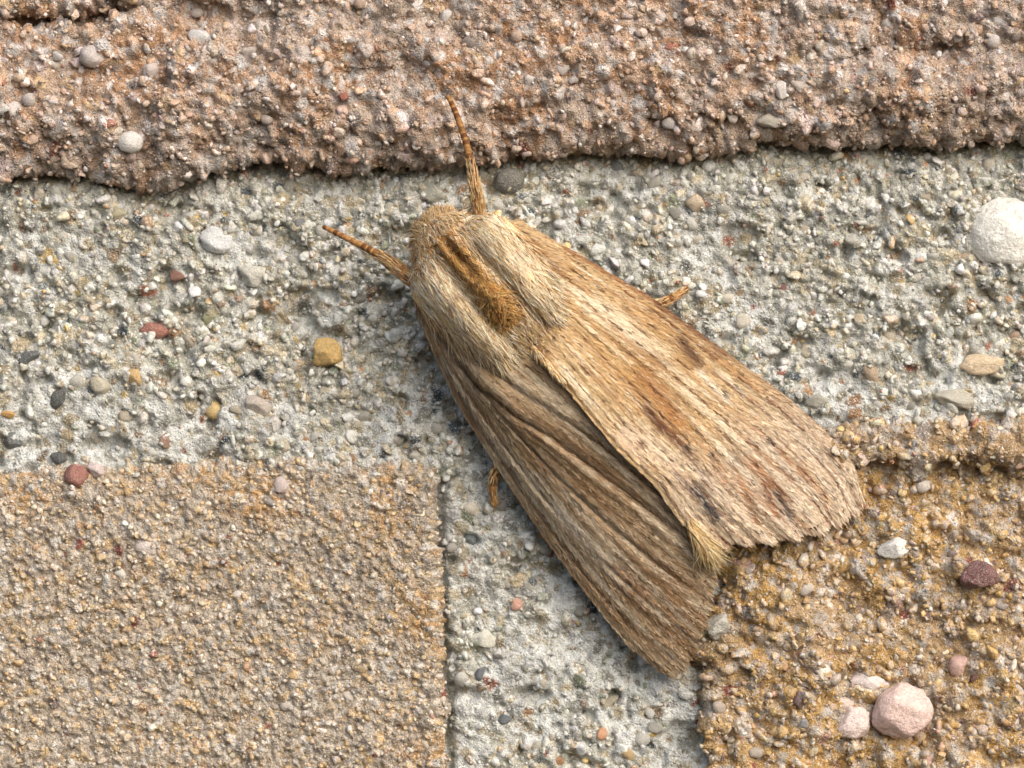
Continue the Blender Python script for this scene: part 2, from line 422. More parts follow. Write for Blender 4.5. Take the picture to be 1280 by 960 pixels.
const = lambda c: (lambda q: np.full_like(np.asarray(q, float), c))
bricks = []
for (xa, ya, l, r, t, b, face, R, un, seed, rough, base, second, lab, pal, size) in (
    (rect_axis(-1400, 3400, -70, 1350), rect_axis(-1900, 232, -70, 290), const(-1400), const(3400), const(-1900), lambda q: curve(q, TOP_EDGE),
     face_top, 34, 30, 61, 1.15, (188, 146, 110), (194, 174, 156), 'pinkish brown brick above the moth with a dark ragged lower edge', PAL_TOP, 8.5),
    (rect_axis(-1900, 580, -70, 610, 2.4), rect_axis(575, 2900, 520, 1030, 2.4), const(-1900), lambda q: curve(q, LEFT_RIGHT) + 9*(fbm(q/26, 0*q, seed=43, oct=3) - .5), lambda q: curve(q, LEFT_TOP) + 8*(fbm(q/30, 0*q, seed=44, oct=3) - .5), const(2900),
     face_left, 12, 6, 71, .34, (198, 158, 108), (182, 168, 150), 'fine grained ochre brick at the lower left with a crisp corner', PAL_LEFT, 5.8),
    (rect_axis(880, 3600, 820, 1350), rect_axis(535, 2900, 470, 1030), lambda q: curve(q, RIGHT_LEFT), const(3600), lambda q: curve(q, RIGHT_TOP), const(2900),
     face_right, 20, 10, 81, 1.25, (198, 158, 94), (186, 156, 116), 'crumbling yellow ochre brick under the wing tips with pink stones', PAL_RIGHT, 8.5),
):
    def sand(x, y, q):
        k = sstep(.35, .65, fbm(q[..., 0]*1.3, q[..., 1]*1.3, q[..., 2], seed + 2, 4) + (.22*sstep(600, 720, y)*sstep(540, 440, x) + .06*sstep(620, 700, y) + .02 if lab.startswith('fine') else 0))[..., None]
        return sandy(x, y, pal, lin(base)*(1 - k) + lin(second)*k, size, seed + 300, .36 if lab.startswith('crumbling') else .5, 1.25 if lab.startswith('fine') else 1.05)
    V, F, col = brick_mesh(xa, ya, l, r, t, b, face, R, un, seed, rough, sand)
    o = link('brick', mesh_from('brick', V, F, col), M_BRICK, wall, label=lab)
    bricks.append((o, V, F))

def exposed(px, py):          # where the mortar is not buried behind a brick
    return ~((py < curve(px, TOP_EDGE) - 45) | ((px < curve(py, LEFT_RIGHT) - 25) & (py > curve(px, LEFT_TOP) + 25))
             | ((px > curve(py, RIGHT_LEFT) + 30) & (py > curve(px, RIGHT_TOP) + 30)))

def dress(parent, V, F, mat, pal, counts, keep=None, out=-.26):
    """the sand: fine, middling and coarse grains set in the surface, one countless mass"""
    parts = []
    for n, lo, hi, sub, sink in counts:
        p, nn, _ = sample_mesh(V, F, n, (-75, -75, 1355, 1035) if n not in (2500, 1501) else (-480, -480, 1760, 1440),
                               keep if n not in (2500, 1501) else (lambda px, py: (keep is None or keep(px, py)) & ((px < -70) | (px > 1350) | (py < -70) | (py > 1030))))
        r = (lo + (hi - lo) * rng.random(n) ** 2.0) / 100
        col = pick(pal, n)
        if parent is mortar:
            lk = lime_at(*to_px(p)); col = col * (1 - .30*lk)[:, None]; p = p - nn * (r * .35 * lk)[:, None]
        p = p + nn * (r * (out + sink * rng.normal(size=n)).clip(-.6, .8))[:, None]
        parts.append(grains(p, r, col, sub))
    V2, F2, c2 = joined(parts)
    return link('sand_grains', mesh_from('sand_grains', V2, F2, c2, smooth=False), mat, parent, kind='stuff')

dress(mortar, MV, MF, SAND[0], PAL_MORTAR, [(11500, 1.9, 5.2, 0, .35), (3300, 4.5, 9, 1, .3), (2500, 4, 10, 0, .3)], exposed)
dress(*bricks[0], SAND[1], PAL_TOP, [(8500, 2.0, 5.0, 0, .35), (1300, 4.5, 8.5, 1, .3), (1501, 4, 10, 0, .3)])
dress(*bricks[1], SAND[2], PAL_LEFT, [(9500, 1.7, 4.2, 0, .35), (900, 3.8, 5.6, 1, .3), (1501, 3.5, 7, 0, .3)])
dress(*bricks[2], SAND[3], PAL_RIGHT, [(6000, 2.0, 5.0, 0, .35), (1300, 4.5, 9, 1, .3), (1501, 4, 10, 0, .3)])

# ------------------------------------------------------------------ pebbles one can pick out
def surf_h(k, px, py):
    if k < 0: return float(mortar_h(np.array([px], float), np.array([py], float))[0])
    return float((face_top, face_left, face_right)[k](np.array([px], float), np.array([py], float))[0])

HERO = [  # surface (-1 mortar, 0 top, 1 left, 2 right brick), px, py, rx, ry, turn, colour, out, label
    (-1, 407, 443, 20, 21, .3, (206, 164, 72), .45, 'translucent honey yellow pebble'),
    (-1, 1257, 293, 48, 47, .2, (226, 224, 214), .15, 'large chalky white round pebble'),
    (-1, 1228, 457, 31, 16, -.1, (214, 188, 148), .0, 'flat tan pebble'),
    (-1, 1193, 499, 27, 15, .3, (176, 170, 152), -.05, 'flat grey pebble'),
    (-1, 193, 413, 21, 11, .15, (162, 92, 72), .2, 'terracotta red sliver'),
    (-1, 222, 345, 10, 8, 0, (140, 84, 66), .2, None),
    (-1, 268, 513, 12, 12, 0, (214, 180, 104), .1, 'round pale yellow pebble'),
    (-1, 322, 507, 18, 13, .2, (192, 178, 164), .1, None),
    (-1, 123, 482, 13, 13, 0, (190, 180, 154), .1, None),
    (-1, 168, 474, 14, 13, .4, (198, 158, 92), .1, None),
    (-1, 33, 447, 20, 8, -.3, (72, 82, 86), .1, 'dark slate sliver'),
    (-1, 73, 499, 10, 14, .3, (48, 58, 60), .1, 'blackish slate grain'),
    (-1, 15, 552, 13, 12, .5, (84, 94, 98), .1, None),
    (-1, 74, 573, 11, 8, .1, (54, 62, 66), .3, None),
    (-1, 205, 551, 8, 10, .2, (150, 110, 86), .1, None),
    (-1, 295, 463, 13, 8, .1, (212, 184, 146), .1, None),
    (-1, 636, 226, 20, 17, .2, (98, 97, 90), .4, 'dusky grey round pebble below the upper brick'),
    (-1, 870, 254, 14, 13, 0, (204, 182, 150), .2, None),
    (-1, 262, 397, 9, 12, -.3, (150, 150, 108), .1, None),
    (-1, 10, 518, 9, 5, 0, (212, 156, 56), .1, None),
    (-1, 1022, 503, 15, 10, .1, (166, 162, 148), -.1, None),
    (-1, 1090, 466, 11, 15, -.5, (174, 148, 116), -.1, None),
    (-1, 1126, 461, 10, 13, -.5, (166, 172, 174), -.1, None),
    (-1, 1076, 400, 9, 8, 0, (206, 184, 150), .1, None),
    (-1, 285, 478, 12, 11, 0, (172, 172, 170), .1, None),
    (-1, 980, 359, 8, 7, 0, (146, 84, 74), .1, None),
    (-1, 646, 755, 8, 9, 0, (220, 160, 134), .2, 'salmon pink grain in the upright joint'),
    (-1, 752, 917, 7, 9, .3, (224, 158, 106), .2, None),
    (-1, 783, 943, 12, 9, .3, (182, 150, 88), .1, None),
    (-1, 697, 953, 8, 7, 0, (166, 110, 50), .2, None),
    (-1, 631, 899, 9, 7, 0, (82, 96, 106), .2, None),
    (-1, 600, 842, 6, 10, .4, (88, 100, 112), .2, None),
    (-1, 588, 674, 12, 9, 0, (104, 118, 124), .1, None),
    (-1, 605, 798, 17, 12, .2, (222, 220, 204), .2, None),
    (-1, 757, 880, 20, 10, -.5, (160, 152, 128), .0, None),
    (-1, 725, 933, 12, 12, .4, (204, 206, 206), .0, None),
    (-1, 150, 268, 11, 10, 0, (186, 176, 140), .1, None),
    (-1, 272, 300, 22, 17, .1, (204, 206, 206), .2, 'cloudy white quartz lump'),
    (-1, 316, 345, 22, 16, .2, (198, 194, 180), .1, None),
    (-1, 540, 240, 18, 14, .2, (186, 186, 170), .1, None),
    (2, 899, 783, 20, 17, .2, (184, 180, 168), .2, 'cloudy grey quartz grain beside the shaded wing tip'),
    (1, 183, 684, 15, 10, .1, (220, 204, 194), .5, 'white oval pebble'),
    (1, 96, 594, 16, 15, .1, (150, 82, 66), .5, 'rust red chip at the upper edge'),
    (1, 120, 588, 12, 10, .2, (216, 196, 190), .4, 'pinkish white chip at the upper edge'),
    (1, 351, 607, 11, 11, .4, (206, 186, 178), .4, 'pale pink angular chip'),
    (1, 151, 717, 8, 7, .2, (226, 220, 206), .4, None),
    (1, 337, 627, 10, 7, .2, (150, 142, 136), .2, None),
    (1, 540, 895, 9, 9, .2, (196, 140, 116), .3, None),
    (2, 1120, 684, 25, 14, -.15, (230, 227, 220), .55, 'bright white pebble on the right brick'),
    (2, 1223, 720, 24, 20, .3, (112, 58, 58), .4, 'dark red banded pebble'),
    (2, 1128, 889, 39, 34, -.4, (228, 192, 180), .55, 'largest pink quartz stone'),
    (2, 1066, 904, 26, 21, -.3, (234, 208, 198), .5, 'whitish pink quartz stone left of the largest'),
    (2, 1053, 880, 17, 16, .2, (224, 200, 188), .4, None),
    (2, 1085, 852, 27, 14, .25, (224, 206, 200), .45, 'flat pale pink stone above the largest'),
    (2, 997, 875, 8, 14, -.1, (112, 82, 84), .3, None),
    (2, 1154, 608, 9, 9, 0, (216, 206, 194), .4, None),
    (2, 1140, 588, 12, 10, 0, (204, 150, 132), .3, None),
    (2, 1200, 832, 13, 18, .3, (212, 166, 150), .2, None),
    (2, 1003, 905, 8, 7, .1, (142, 140, 142), .3, None),
    (2, 1252, 755, 11, 10, 0, (170, 156, 152), .3, None),
    (2, 1008, 850, 16, 10, .1, (216, 198, 184), .2, None),
    (2, 1217, 847, 5, 7, .6, (110, 52, 46), .3, None),
    (0, 163, 178, 16, 14, .2, (218, 213, 206), .5, 'white round pebble in the upper brick'),
    (0, 977, 113, 8, 12, .1, (234, 222, 212), .4, 'small bright white pebble in the upper brick'),
    (0, 1070, 100, 9, 14, .1, (214, 164, 148), .3, 'salmon pink chip in the upper brick'),
    (0, 116, 70, 18, 15, .3, (194, 182, 176), .4, None),
    (0, 188, 88, 9, 10, 0, (204, 186, 178), .4, None),
    (0, 430, 121, 6, 6, 0, (164, 76, 50), .4, None),
    (0, 250, 46, 15, 9, .1, (214, 210, 206), .4, None),
    (0, 535, 76, 10, 9, .1, (204, 194, 196), .4, None),
    (0, 840, 60, 10, 9, .1, (196, 112, 80), .3, None),
    (0, 702, 86, 10, 8, .1, (190, 180, 172), .4, None),
    (0, 1000, 109, 12, 8, .1, (190, 172, 158), .3, None),
    (0, 962, 152, 18, 9, .1, (176, 168, 150), .5, None),
]
PARENT = {-1: mortar, 0: bricks[0][0], 1: bricks[1][0], 2: bricks[2][0]}

def put_pebble(me, k, px, py, rx, ry, turn, col, out, lab=None):
    h = surf_h(k, px, py) + (out - .12 + (.25 if k == 2 and lab else 0)) * min(rx, ry) / 100 + (.025 if k < 0 else .02)
    o = link('pebble', me, M_PEBBLE, PARENT[k])
    o.location = Vector(W(P(px, py, h)))
    o.scale = (rx / 100, min(rx, ry) / 100 * (.62 if rx > 40 else .85), ry / 100)
    o.rotation_euler = (0, turn, 0)
    c = lin(np.array(col, float)); c = c*.86 + c.mean()*.14; o.color = (*c, 1)
    if lab: o['label'] = lab
    return o

for (k, px, py, rx, ry, turn, col, out, lab) in HERO:
    rounded = bool(lab) and ('round' in lab or 'oval' in lab)
    S, f = grain_shapes(1, 3 if max(rx, ry) > 18 else 2, .0, *((5, .82, .97) if rounded else (14, .6, .92)), .06)
    S = S[0] / np.abs(S[0]).max(axis=0)
    nz = (fbm(S[:, 0]*1.7 + px, S[:, 1]*1.7 + py, S[:, 2]*1.7, 5, 2) - .5)*(.12 if rounded else .32) + (fbm(S[:, 0]*6 + px, S[:, 1]*6 + py, S[:, 2]*6, 6, 2) - .5)*.13
    sm = S * (1 + nz[:, None])
    put_pebble(mesh_from('pebble', sm, f), k, px, py, rx, ry, turn, col, out, lab)

variants = []
for _ in range(14):
    S, f = grain_shapes(1, 1, .06, 7, .5, .88, .1)
    variants.append(mesh_from('pebble', S[0] / np.abs(S[0]).max(axis=0), f))
taken = [(q[1], q[2], max(q[3], q[4])) for q in HERO]
made = 0
while made < 215:
    px, py = rng.uniform(-20, 1300), rng.uniform(-10, 970)
    if py < curve(px, TOP_EDGE) - 28: k, pal = 0, PAL_TOP
    elif px < curve(py, LEFT_RIGHT) - 12 and py > curve(px, LEFT_TOP) + 12: k, pal = 1, PAL_LEFT
    elif px > curve(py, RIGHT_LEFT) + 14 and py > curve(px, RIGHT_TOP) + 18: k, pal = 2, PAL_RIGHT
    elif py > curve(px, TOP_EDGE) + 16: k, pal = -1, PAL_MORTAR
    else: continue
    if k == 1 and rng.random() < .6: continue
    pal = PLAIN[k]
    a = (px - 545) * .655 + (py - 285) * .757; b = (px - 545) * .757 - (py - 285) * .655
    if -25 < a < 600 and abs(b) < 70 + a * .16: continue                      # under the moth
    r = rng.uniform(7.5, 11.5) * (.75 if k == 1 else 1)
    if any((px - q[0]) ** 2 + (py - q[1]) ** 2 < (r + q[2]) ** 2 for q in taken): continue
    c = np.array(pal[rng.choice(len(pal), p=np.array([q[0] for q in pal]) / sum(q[0] for q in pal))][1]) * rng.uniform(.88, 1.06)
    put_pebble(variants[rng.integers(14)], k, px, py, r, r * rng.uniform(.65, 1), rng.uniform(-.8, .8), c.clip(0, 250), rng.uniform(-.3, .2))
    taken.append((px, py, r)); made += 1

# ------------------------------------------------------------------ the moth
ORG = np.array([545., 285.]); AX = np.array([.655, .757]); BX = np.array([.757, -.655])
def ab2px(a, b): return ORG[0] + a*AX[0] + b*BX[0], ORG[1] + a*AX[1] + b*BX[1]
def px2ab(px, py):
    return (px - ORG[0])*AX[0] + (py - ORG[1])*AX[1], (px - ORG[0])*BX[0] + (py - ORG[1])*BX[1]
def A(a, b, h): return P(*ab2px(a, b), h)

moth = link('moth', None, None, label='straw coloured moth with folded streaky wings resting head up on the wall', category='moth')
BASE = P(690, 470, 0.0); moth.location = Vector(W(BASE))
def mlink(name, V, F, col, mat, parent=None, smooth=True, **props):
    return link(name, mesh_from(name, V - BASE, F, col, smooth), mat, parent or moth, **props)

# body: head, thorax and abdomen as one loft
ST = np.array([(-20, 3, .95, .03), (-17, 16, .95, .20), (-8, 27, .96, .34), (6, 40, .95, .42), (18, 51, .92, .45), (32, 66, .88, .53), (45, 73, .86, .58), (60, 75, .86, .62),
               (85, 75, .86, .66), (120, 70, .82, .64), (160, 62, .76, .58), (190, 52, .68, .50), (235, 42, .58, .42), (320, 36, .50, .34), (420, 26, .46, .25), (470, 14, .45, .14), (486, 3, .45, .03)])
aa = np.linspace(-20, 486, 120); th = np.linspace(0, 2*np.pi, 49)[:-1]
def st(a, k): return np.interp(a, ST[:, 0], ST[:, k])
AA, TT = np.meshgrid(aa, th, indexing='ij')
bv = A(AA, -3 + st(AA, 1)*np.cos(TT), st(AA, 2) + st(AA, 3)*np.sin(TT)).reshape(-1, 3)
n = len(th); i, j = np.meshgrid(np.arange(len(aa) - 1), np.arange(n), indexing='ij')
bf = np.stack([i*n + j, i*n + (j+1) % n, (i+1)*n + (j+1) % n, (i+1)*n + j], -1).reshape(-1, 4)
bcol = np.tile(lin((150, 112, 66)), (len(bv), 1)) * (.7 + .6 * fbm(bv[:, 0]*6, bv[:, 1]*6, bv[:, 2]*6, 4, 3))[:, None]
body = mlink('body', bv, [bf, np.array([list(range(n))[::-1]]), np.array([[(len(aa)-1)*n + q for q in range(n)]])], bcol, M_BODY)

def polyline(pts, n):
    pts = np.array(pts, float); d = np.concatenate([[0], np.cumsum(np.linalg.norm(np.diff(pts, axis=0), axis=1))]); s = np.linspace(0, d[-1], n)
    q = np.stack([np.interp(s, d, pts[:, k]) for k in range(pts.shape[1])], -1)
    for _ in range(3 if n > 30 else 0):
        q[2:-2] = (q[:-4] + q[1:-3] + q[2:-2] + q[3:-1] + q[4:]) / 5
    return q

def seg_d(px, py, x0, y0, x1, y1):
    dx, dy = x1 - x0, y1 - y0; t = np.clip(((px - x0)*dx + (py - y0)*dy) / (dx*dx + dy*dy + 1e-9), 0, 1)
    return np.hypot(px - x0 - t*dx, py - y0 - t*dy)

def poly_d(px, py, pts):
    return np.min([seg_d(px, py, *pts[k], *pts[k+1]) for k in range(len(pts) - 1)], axis=0)

def wing_grid(guides, margin, scal, NS=220, NT=110):
    """guides: [(t, polyline px)], margin: [(t, px, py)] -> px, py (NS, NT)"""
    lines = np.stack([polyline(g[1], NS) for g in guides], 1); tk = [g[0] for g in guides]
    t = np.linspace(0, 1, NT); s = np.linspace(0, 1, NS)
    G = np.empty((NS, NT, 2))
    for k in range(NS):
        for c in (0, 1): G[k, :, c] = np.interp(t, tk, lines[k, :, c])
    pad = np.concatenate([np.repeat(G[:, :1], 12, 1), G, np.repeat(G[:, -1:], 12, 1)], 1)
    ker = np.hanning(19)[1:-1]; ker /= ker.sum(); half = len(ker) // 2
    sm = sum(ker[q] * pad[:, 12 - half + q: 12 - half + q + NT] for q in range(len(ker)))
    wgt = np.clip(np.minimum(t, 1 - t) / .1, 0, 1)[None, :, None]
    G = G * (1 - wgt) + sm * wgt
    m = np.array(margin, float); M = np.stack([np.interp(t, m[:, 0], m[:, 1]), np.interp(t, m[:, 0], m[:, 2])], -1)
    dirn = G[-1] - G[-12]; dirn /= np.linalg.norm(dirn, axis=1)[:, None]
    M = M + dirn * (scal[0] * (np.abs(np.sin(np.pi * scal[1] * t)) - .6))[:, None]
    G = G + (s[:, None, None] ** 5) * (M - G[-1])[None]
    return G[..., 0], G[..., 1], s, t

R_GUIDES = [(0, [(612, 300), (645, 275), (720, 318), (820, 378), (900, 437), (985, 500), (1040, 551), (1066, 584), (1077, 622)]),
            (.5, [(620, 335), (700, 395), (800, 490), (900, 590), (985, 668)]),
            (1, [(632, 375), (652, 418), (686, 458), (722, 502), (770, 560), (820, 607), (855, 655), (890, 690)])]
R_MARGIN = [(0, 1077, 622), (.12, 1066, 638), (.3, 1032, 656), (.5, 988, 669), (.7, 945, 675), (.85, 915, 676), (1, 884, 684)]
L_GUIDES = [(0, [(528, 365), (520, 390), (537, 428), (570, 500), (620, 580), (680, 670), (740, 750), (786, 808), (822, 838)]),
            (.35, [(540, 385), (560, 440), (600, 500), (655, 570), (725, 655), (800, 735), (870, 800)]),
            (.68, [(555, 390), (570, 440), (600, 484), (642, 520), (690, 550), (750, 592), (820, 645), (888, 700)]),
            (1, [(590, 380), (640, 425), (690, 465), (735, 505), (785, 560), (835, 612), (885, 676)])]
L_MARGIN = [(0, 822, 836), (.07, 838, 842), (.14, 850, 832), (.3, 866, 800), (.45, 880, 763), (.58, 887, 725), (.7, 889, 700), (1, 880, 674)]

def shape_r(px, py, S, T):
    hc = np.interp(S, [0, .15, .35, .7, 1], [.85, .66, .52, .40, .34]); hi = np.interp(S, [0, .1, .2, .5, .85, 1], [.82, .98, 1.32, 1.34, 1.10, .98])
    h = hc + (hi - hc) * (T * 1.0 + .20 * np.sin(np.pi * T) * (1 - .3*S))
    h = h - .10 * np.exp(-((1 - T) / .05) ** 2)*.4
    for q in np.linspace(.06, .96, 11):                                        # veins stand up a little
        h = h + .011 * np.exp(-((T - q - .006*np.sin(S*9 + q*30)) / .013) ** 2) * sstep(.1, .3, S)
    h = h + .05 * (fbm(T*7, S*3, seed=77, oct=3) - .5)
    h = h + .014 * np.sin(T * 40) * sstep(.7, 1, S)
    h = h - .10 * S ** 6
    return h

L_FOLDS = [([(555, 425), (595, 480), (642, 518), (690, 548), (750, 592), (820, 645), (880, 690)], 4.5, -.06),
           ([(560, 440), (620, 512), (690, 590), (760, 655), (830, 712), (885, 748)], 3.5, -.03),
           ([(550, 440), (605, 520), (670, 610), (740, 690), (800, 745), (868, 800)], 3.5, -.022),
           ([(545, 440), (590, 520), (650, 610), (720, 705), (790, 785), (850, 830)], 3.5, -.02),
           ([(600, 455), (680, 508), (750, 555), (820, 615), (870, 662)], 3.5, -.03),
           ([(570, 435), (630, 500), (700, 565), (790, 628), (860, 690)], 8, .03),
           ([(560, 465), (610, 535), (680, 625), (760, 712), (830, 775)], 8, .035),
           ([(590, 430), (650, 478), (730, 530), (800, 585)], 8, .028)]

def shape_l(px, py, S, T):
    hc = np.interp(S, [0, .15, .35, .7, 1], [.85, .64, .50, .38, .32]); hi = np.interp(S, [0, .1, .2, .5, .85, 1], [.75, .9, 1.18, 1.18, .96, .84])
    h = hc + (hi - hc) * (T + .12 * np.sin(np.pi * T))
    for pts, wd, amp in L_FOLDS: h = h + amp * np.exp(-(poly_d(px, py, pts) / wd) ** 2) * sstep(.05, .2, S) * sstep(1.05, .85, S)
    for q in np.linspace(.05, .95, 15): h = h + .007 * np.exp(-((T - q - .006*np.sin(S*8 + q*40)) / .012) ** 2) * sstep(.1, .3, S)
    h = h + .03 * (fbm(T*8, S*3, seed=79, oct=3) - .5)
    return h

def dab(c, px, py, seg, wd, col, alpha, wob=.5, seed=0):
    d = seg_d(px, py, *seg) * (1 + wob * (fbm(px/11, py/11, seed=90 + seed, oct=3) - .5) * 2)
    k = np.exp(-(d / wd) ** 2)[..., None] * alpha
    return c * (1 - k) + lin(col) * k

def mixc(c, col, k):
    k = np.clip(k, 0, 1)[..., None]; return c * (1 - k) + lin(col) * k

R_DABS = [((790, 462, 848, 530), 24, (174, 130, 70), .6), ((815, 440, 868, 452), 16, (168, 126, 72), .5), ((700, 400, 780, 470), 22, (204, 164, 104), .35),
          ((803, 506, 822, 530), 5.5, (98, 54, 20), .95), ((822, 528, 850, 556), 4.5, (108, 62, 28), .9), ((800, 470, 840, 520), 12, (170, 108, 40), .5),
          ((846, 422, 868, 450), 6, (96, 60, 34), .9), ((778, 532, 832, 572), 13, (230, 208, 182), .75), ((770, 540, 800, 570), 8, (226, 198, 170), .6),
          ((700, 308, 815, 374), 4, (146, 92, 50), .6), ((815, 376, 905, 442), 5, (120, 76, 44), .75), ((905, 442, 985, 502), 4, (150, 112, 76), .5),
          ((868, 462, 906, 500), 3.6, (236, 226, 206), .7), ((895, 462, 925, 490), 3, (232, 220, 200), .6), ((740, 372, 830, 440), 7, (234, 216, 184), .6),
          ((935, 572, 975, 616), 6, (164, 108, 54), .75), ((918, 592, 940, 648), 4, (176, 124, 72), .6), ((972, 562, 1004, 596), 5, (176, 128, 78), .5),
          ((950, 600, 965, 640), 5, (150, 92, 44), .7), ((880, 560, 905, 600), 5, (184, 136, 88), .4), ((1000, 580, 1030, 620), 5, (186, 138, 84), .5),
          ((864, 606, 890, 642), 7.5, (58, 48, 50), .95), ((838, 586, 862, 608), 5, (140, 116, 108), .55), ((966, 612, 984, 640), 5, (84, 68, 66), .8), ((855, 560, 880, 600), 6, (150, 126, 118), .4),
          ((884, 563, 887, 568), 3.4, (60, 40, 26), .95), ((914, 568, 918, 573), 3, (70, 46, 28), .9), ((956, 546, 960, 551), 4, (70, 44, 28), .95), ((899, 486, 903, 490), 3, (70, 48, 30), .9),
          ((914, 482, 918, 486), 3, (70, 48, 30), .9), ((852, 553, 856, 561), 3.4, (56, 36, 22), .95), ((752, 383, 755, 387), 2, (70, 50, 34), .6), ((796, 548, 800, 556), 3, (110, 72, 40), .8),
          ((660, 300, 700, 340), 5, (150, 102, 56), .5), ((640, 400, 690, 452), 6, (206, 156, 90), .5), ((1005, 520, 1060, 575), 4, (196, 168, 134), .5)]

def paint_r(px, py, S, T):
    n1 = fbm(T*34, S*3.2, seed=101, oct=3); n2 = fbm(T*60, S*5, seed=103, oct=2); n3 = fbm(px/22, py/22, seed=105, oct=3)
    c = np.zeros(px.shape + (3,)) + lin((206, 177, 132))
    c = mixc(c, (234, 218, 188), sstep(.45, .68, n1) * .85)
    c = mixc(c, (176, 134, 84), sstep(.52, .72, n2) * .7)
    c = mixc(c, (196, 152, 92), sstep(.5, .7, n3) * .35 * sstep(.8, .5, S))
    c = mixc(c, (206, 188, 168), sstep(.60, .82, S) * .65)
    c = mixc(c, (170, 122, 76), sstep(.6, .75, n2) * sstep(.6, .8, S) * .5)
    for k, (seg, wd, col, al) in enumerate(R_DABS): c = dab(c, px, py, seg, wd, col, al, seed=k)
    for q in np.linspace(.06, .96, 13):                                        # broken dark lines along the veins
        line = np.exp(-((T - q - .006*np.sin(S*9 + q*30)) / .0065) ** 2)
        c = mixc(c, (110, 70, 40), line * sstep(.42, .56, noise(S*46 + q*77, T*0 + q*50, seed=107)) * .9 * sstep(.08, .2, S))
    c = mixc(c, (222, 190, 140), sstep(.965, .985, T) * .6)
    g = c.mean(-1, keepdims=True)
    return (c*.92 + g*.08) ** 1.16 * .92

L_DABS = [((628, 548, 700, 640), 9, (212, 196, 168), .7), ((700, 640, 775, 722), 9, (208, 194, 172), .65), ((598, 498, 662, 578), 6, (188, 146, 86), .65),
          ((560, 440, 640, 545), 7, (200, 180, 146), .55), ((640, 482, 720, 535), 7, (196, 172, 136), .5), ((580, 425, 650, 480), 6, (206, 186, 150), .5), ((770, 720, 850, 790), 12, (140, 92, 46), .5),
          ((700, 600, 790, 672), 5, (198, 174, 138), .5), ((790, 672, 850, 730), 8, (150, 110, 70), .5), ((545, 440, 600, 545), 4, (150, 104, 62), .6), ((712, 622, 722, 632), 3.5, (80, 56, 36), .85), ((690, 628, 720, 660), 4, (220, 206, 186), .6),
          ((820, 742, 870, 780), 6, (124, 82, 44), .6), ((760, 700, 800, 745), 5, (146, 98, 50), .6), ((780, 800, 850, 835), 14, (190, 164, 126), .5), ((600, 560, 720, 730), 5, (150, 112, 74), .5)]

def paint_l(px, py, S, T):
    n1 = fbm(T*38, S*3.2, seed=111, oct=3); n2 = fbm(T*64, S*5, seed=113, oct=2); n3 = fbm(px/26, py/26, seed=115, oct=3)
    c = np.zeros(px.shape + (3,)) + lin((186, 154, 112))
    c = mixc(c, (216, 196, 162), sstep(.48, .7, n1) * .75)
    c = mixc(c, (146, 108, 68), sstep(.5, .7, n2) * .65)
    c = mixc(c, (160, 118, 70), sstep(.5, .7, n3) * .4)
    for k, (seg, wd, col, al) in enumerate(L_DABS): c = dab(c, px, py, seg, wd, col, al, seed=40 + k)
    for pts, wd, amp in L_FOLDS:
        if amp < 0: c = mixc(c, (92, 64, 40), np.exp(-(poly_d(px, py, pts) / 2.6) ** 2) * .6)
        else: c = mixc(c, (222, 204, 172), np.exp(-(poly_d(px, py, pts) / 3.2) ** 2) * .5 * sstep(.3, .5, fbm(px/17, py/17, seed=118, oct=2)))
    for pts, wd, al in (([(548, 440), (600, 528), (665, 622), (730, 702), (800, 782)], 3.5, .6), ([(640, 478), (700, 520), (770, 580), (845, 660)], 3, .6), ([(700, 610), (770, 690), (850, 770)], 3, .55)):
        c = mixc(c, (220, 202, 172), np.exp(-(poly_d(px, py, pts) / wd) ** 2) * al)
    for q in np.linspace(.05, .95, 15):
        line = np.exp(-((T - q - .006*np.sin(S*8 + q*40)) / .0065) ** 2)
        c = mixc(c, (96, 66, 42), line * sstep(.48, .6, noise(S*40 + q*77, T*0 + q*50, seed=117)) * .7 * sstep(.08, .2, S))
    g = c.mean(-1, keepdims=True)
    return (c*.86 + g*.14) * .84  # whole wing darkened and greyed: shade of the side turned from the sun, in its colour

def tubes(paths, rad, cols, sides=3):
    """paths (n, m, 3), rad (n, m) -> hairs with three sides; last ring is the tip"""
    n, m, _ = paths.shape
    tan = np.gradient(paths, axis=1); tan /= np.linalg.norm(tan, axis=-1)[..., None] + 1e-9
    ref = np.zeros_like(tan); ref[..., 2] = 1; ref = ref + rng.normal(0, .3, (n, 1, 3))
    s1 = np.cross(tan, ref); s1 /= np.linalg.norm(s1, axis=-1)[..., None] + 1e-9
    s2 = np.cross(s1, tan)
    ang = np.arange(sides) * 2*np.pi / sides
    V = paths[:, :, None] + rad[..., None, None] * (s1[:, :, None]*np.cos(ang)[None, None, :, None] + s2[:, :, None]*np.sin(ang)[None, None, :, None])
    i, j = np.meshgrid(np.arange(m - 1), np.arange(sides), indexing='ij')
    f = np.stack([i*sides + j, (i+1)*sides + j, (i+1)*sides + (j+1) % sides, i*sides + (j+1) % sides], -1).reshape(-1, 4)
    F = (f[None] + (np.arange(n) * m * sides)[:, None, None]).reshape(-1, 4)
    return V.reshape(-1, 3), F, np.repeat(cols, m * sides, axis=0)

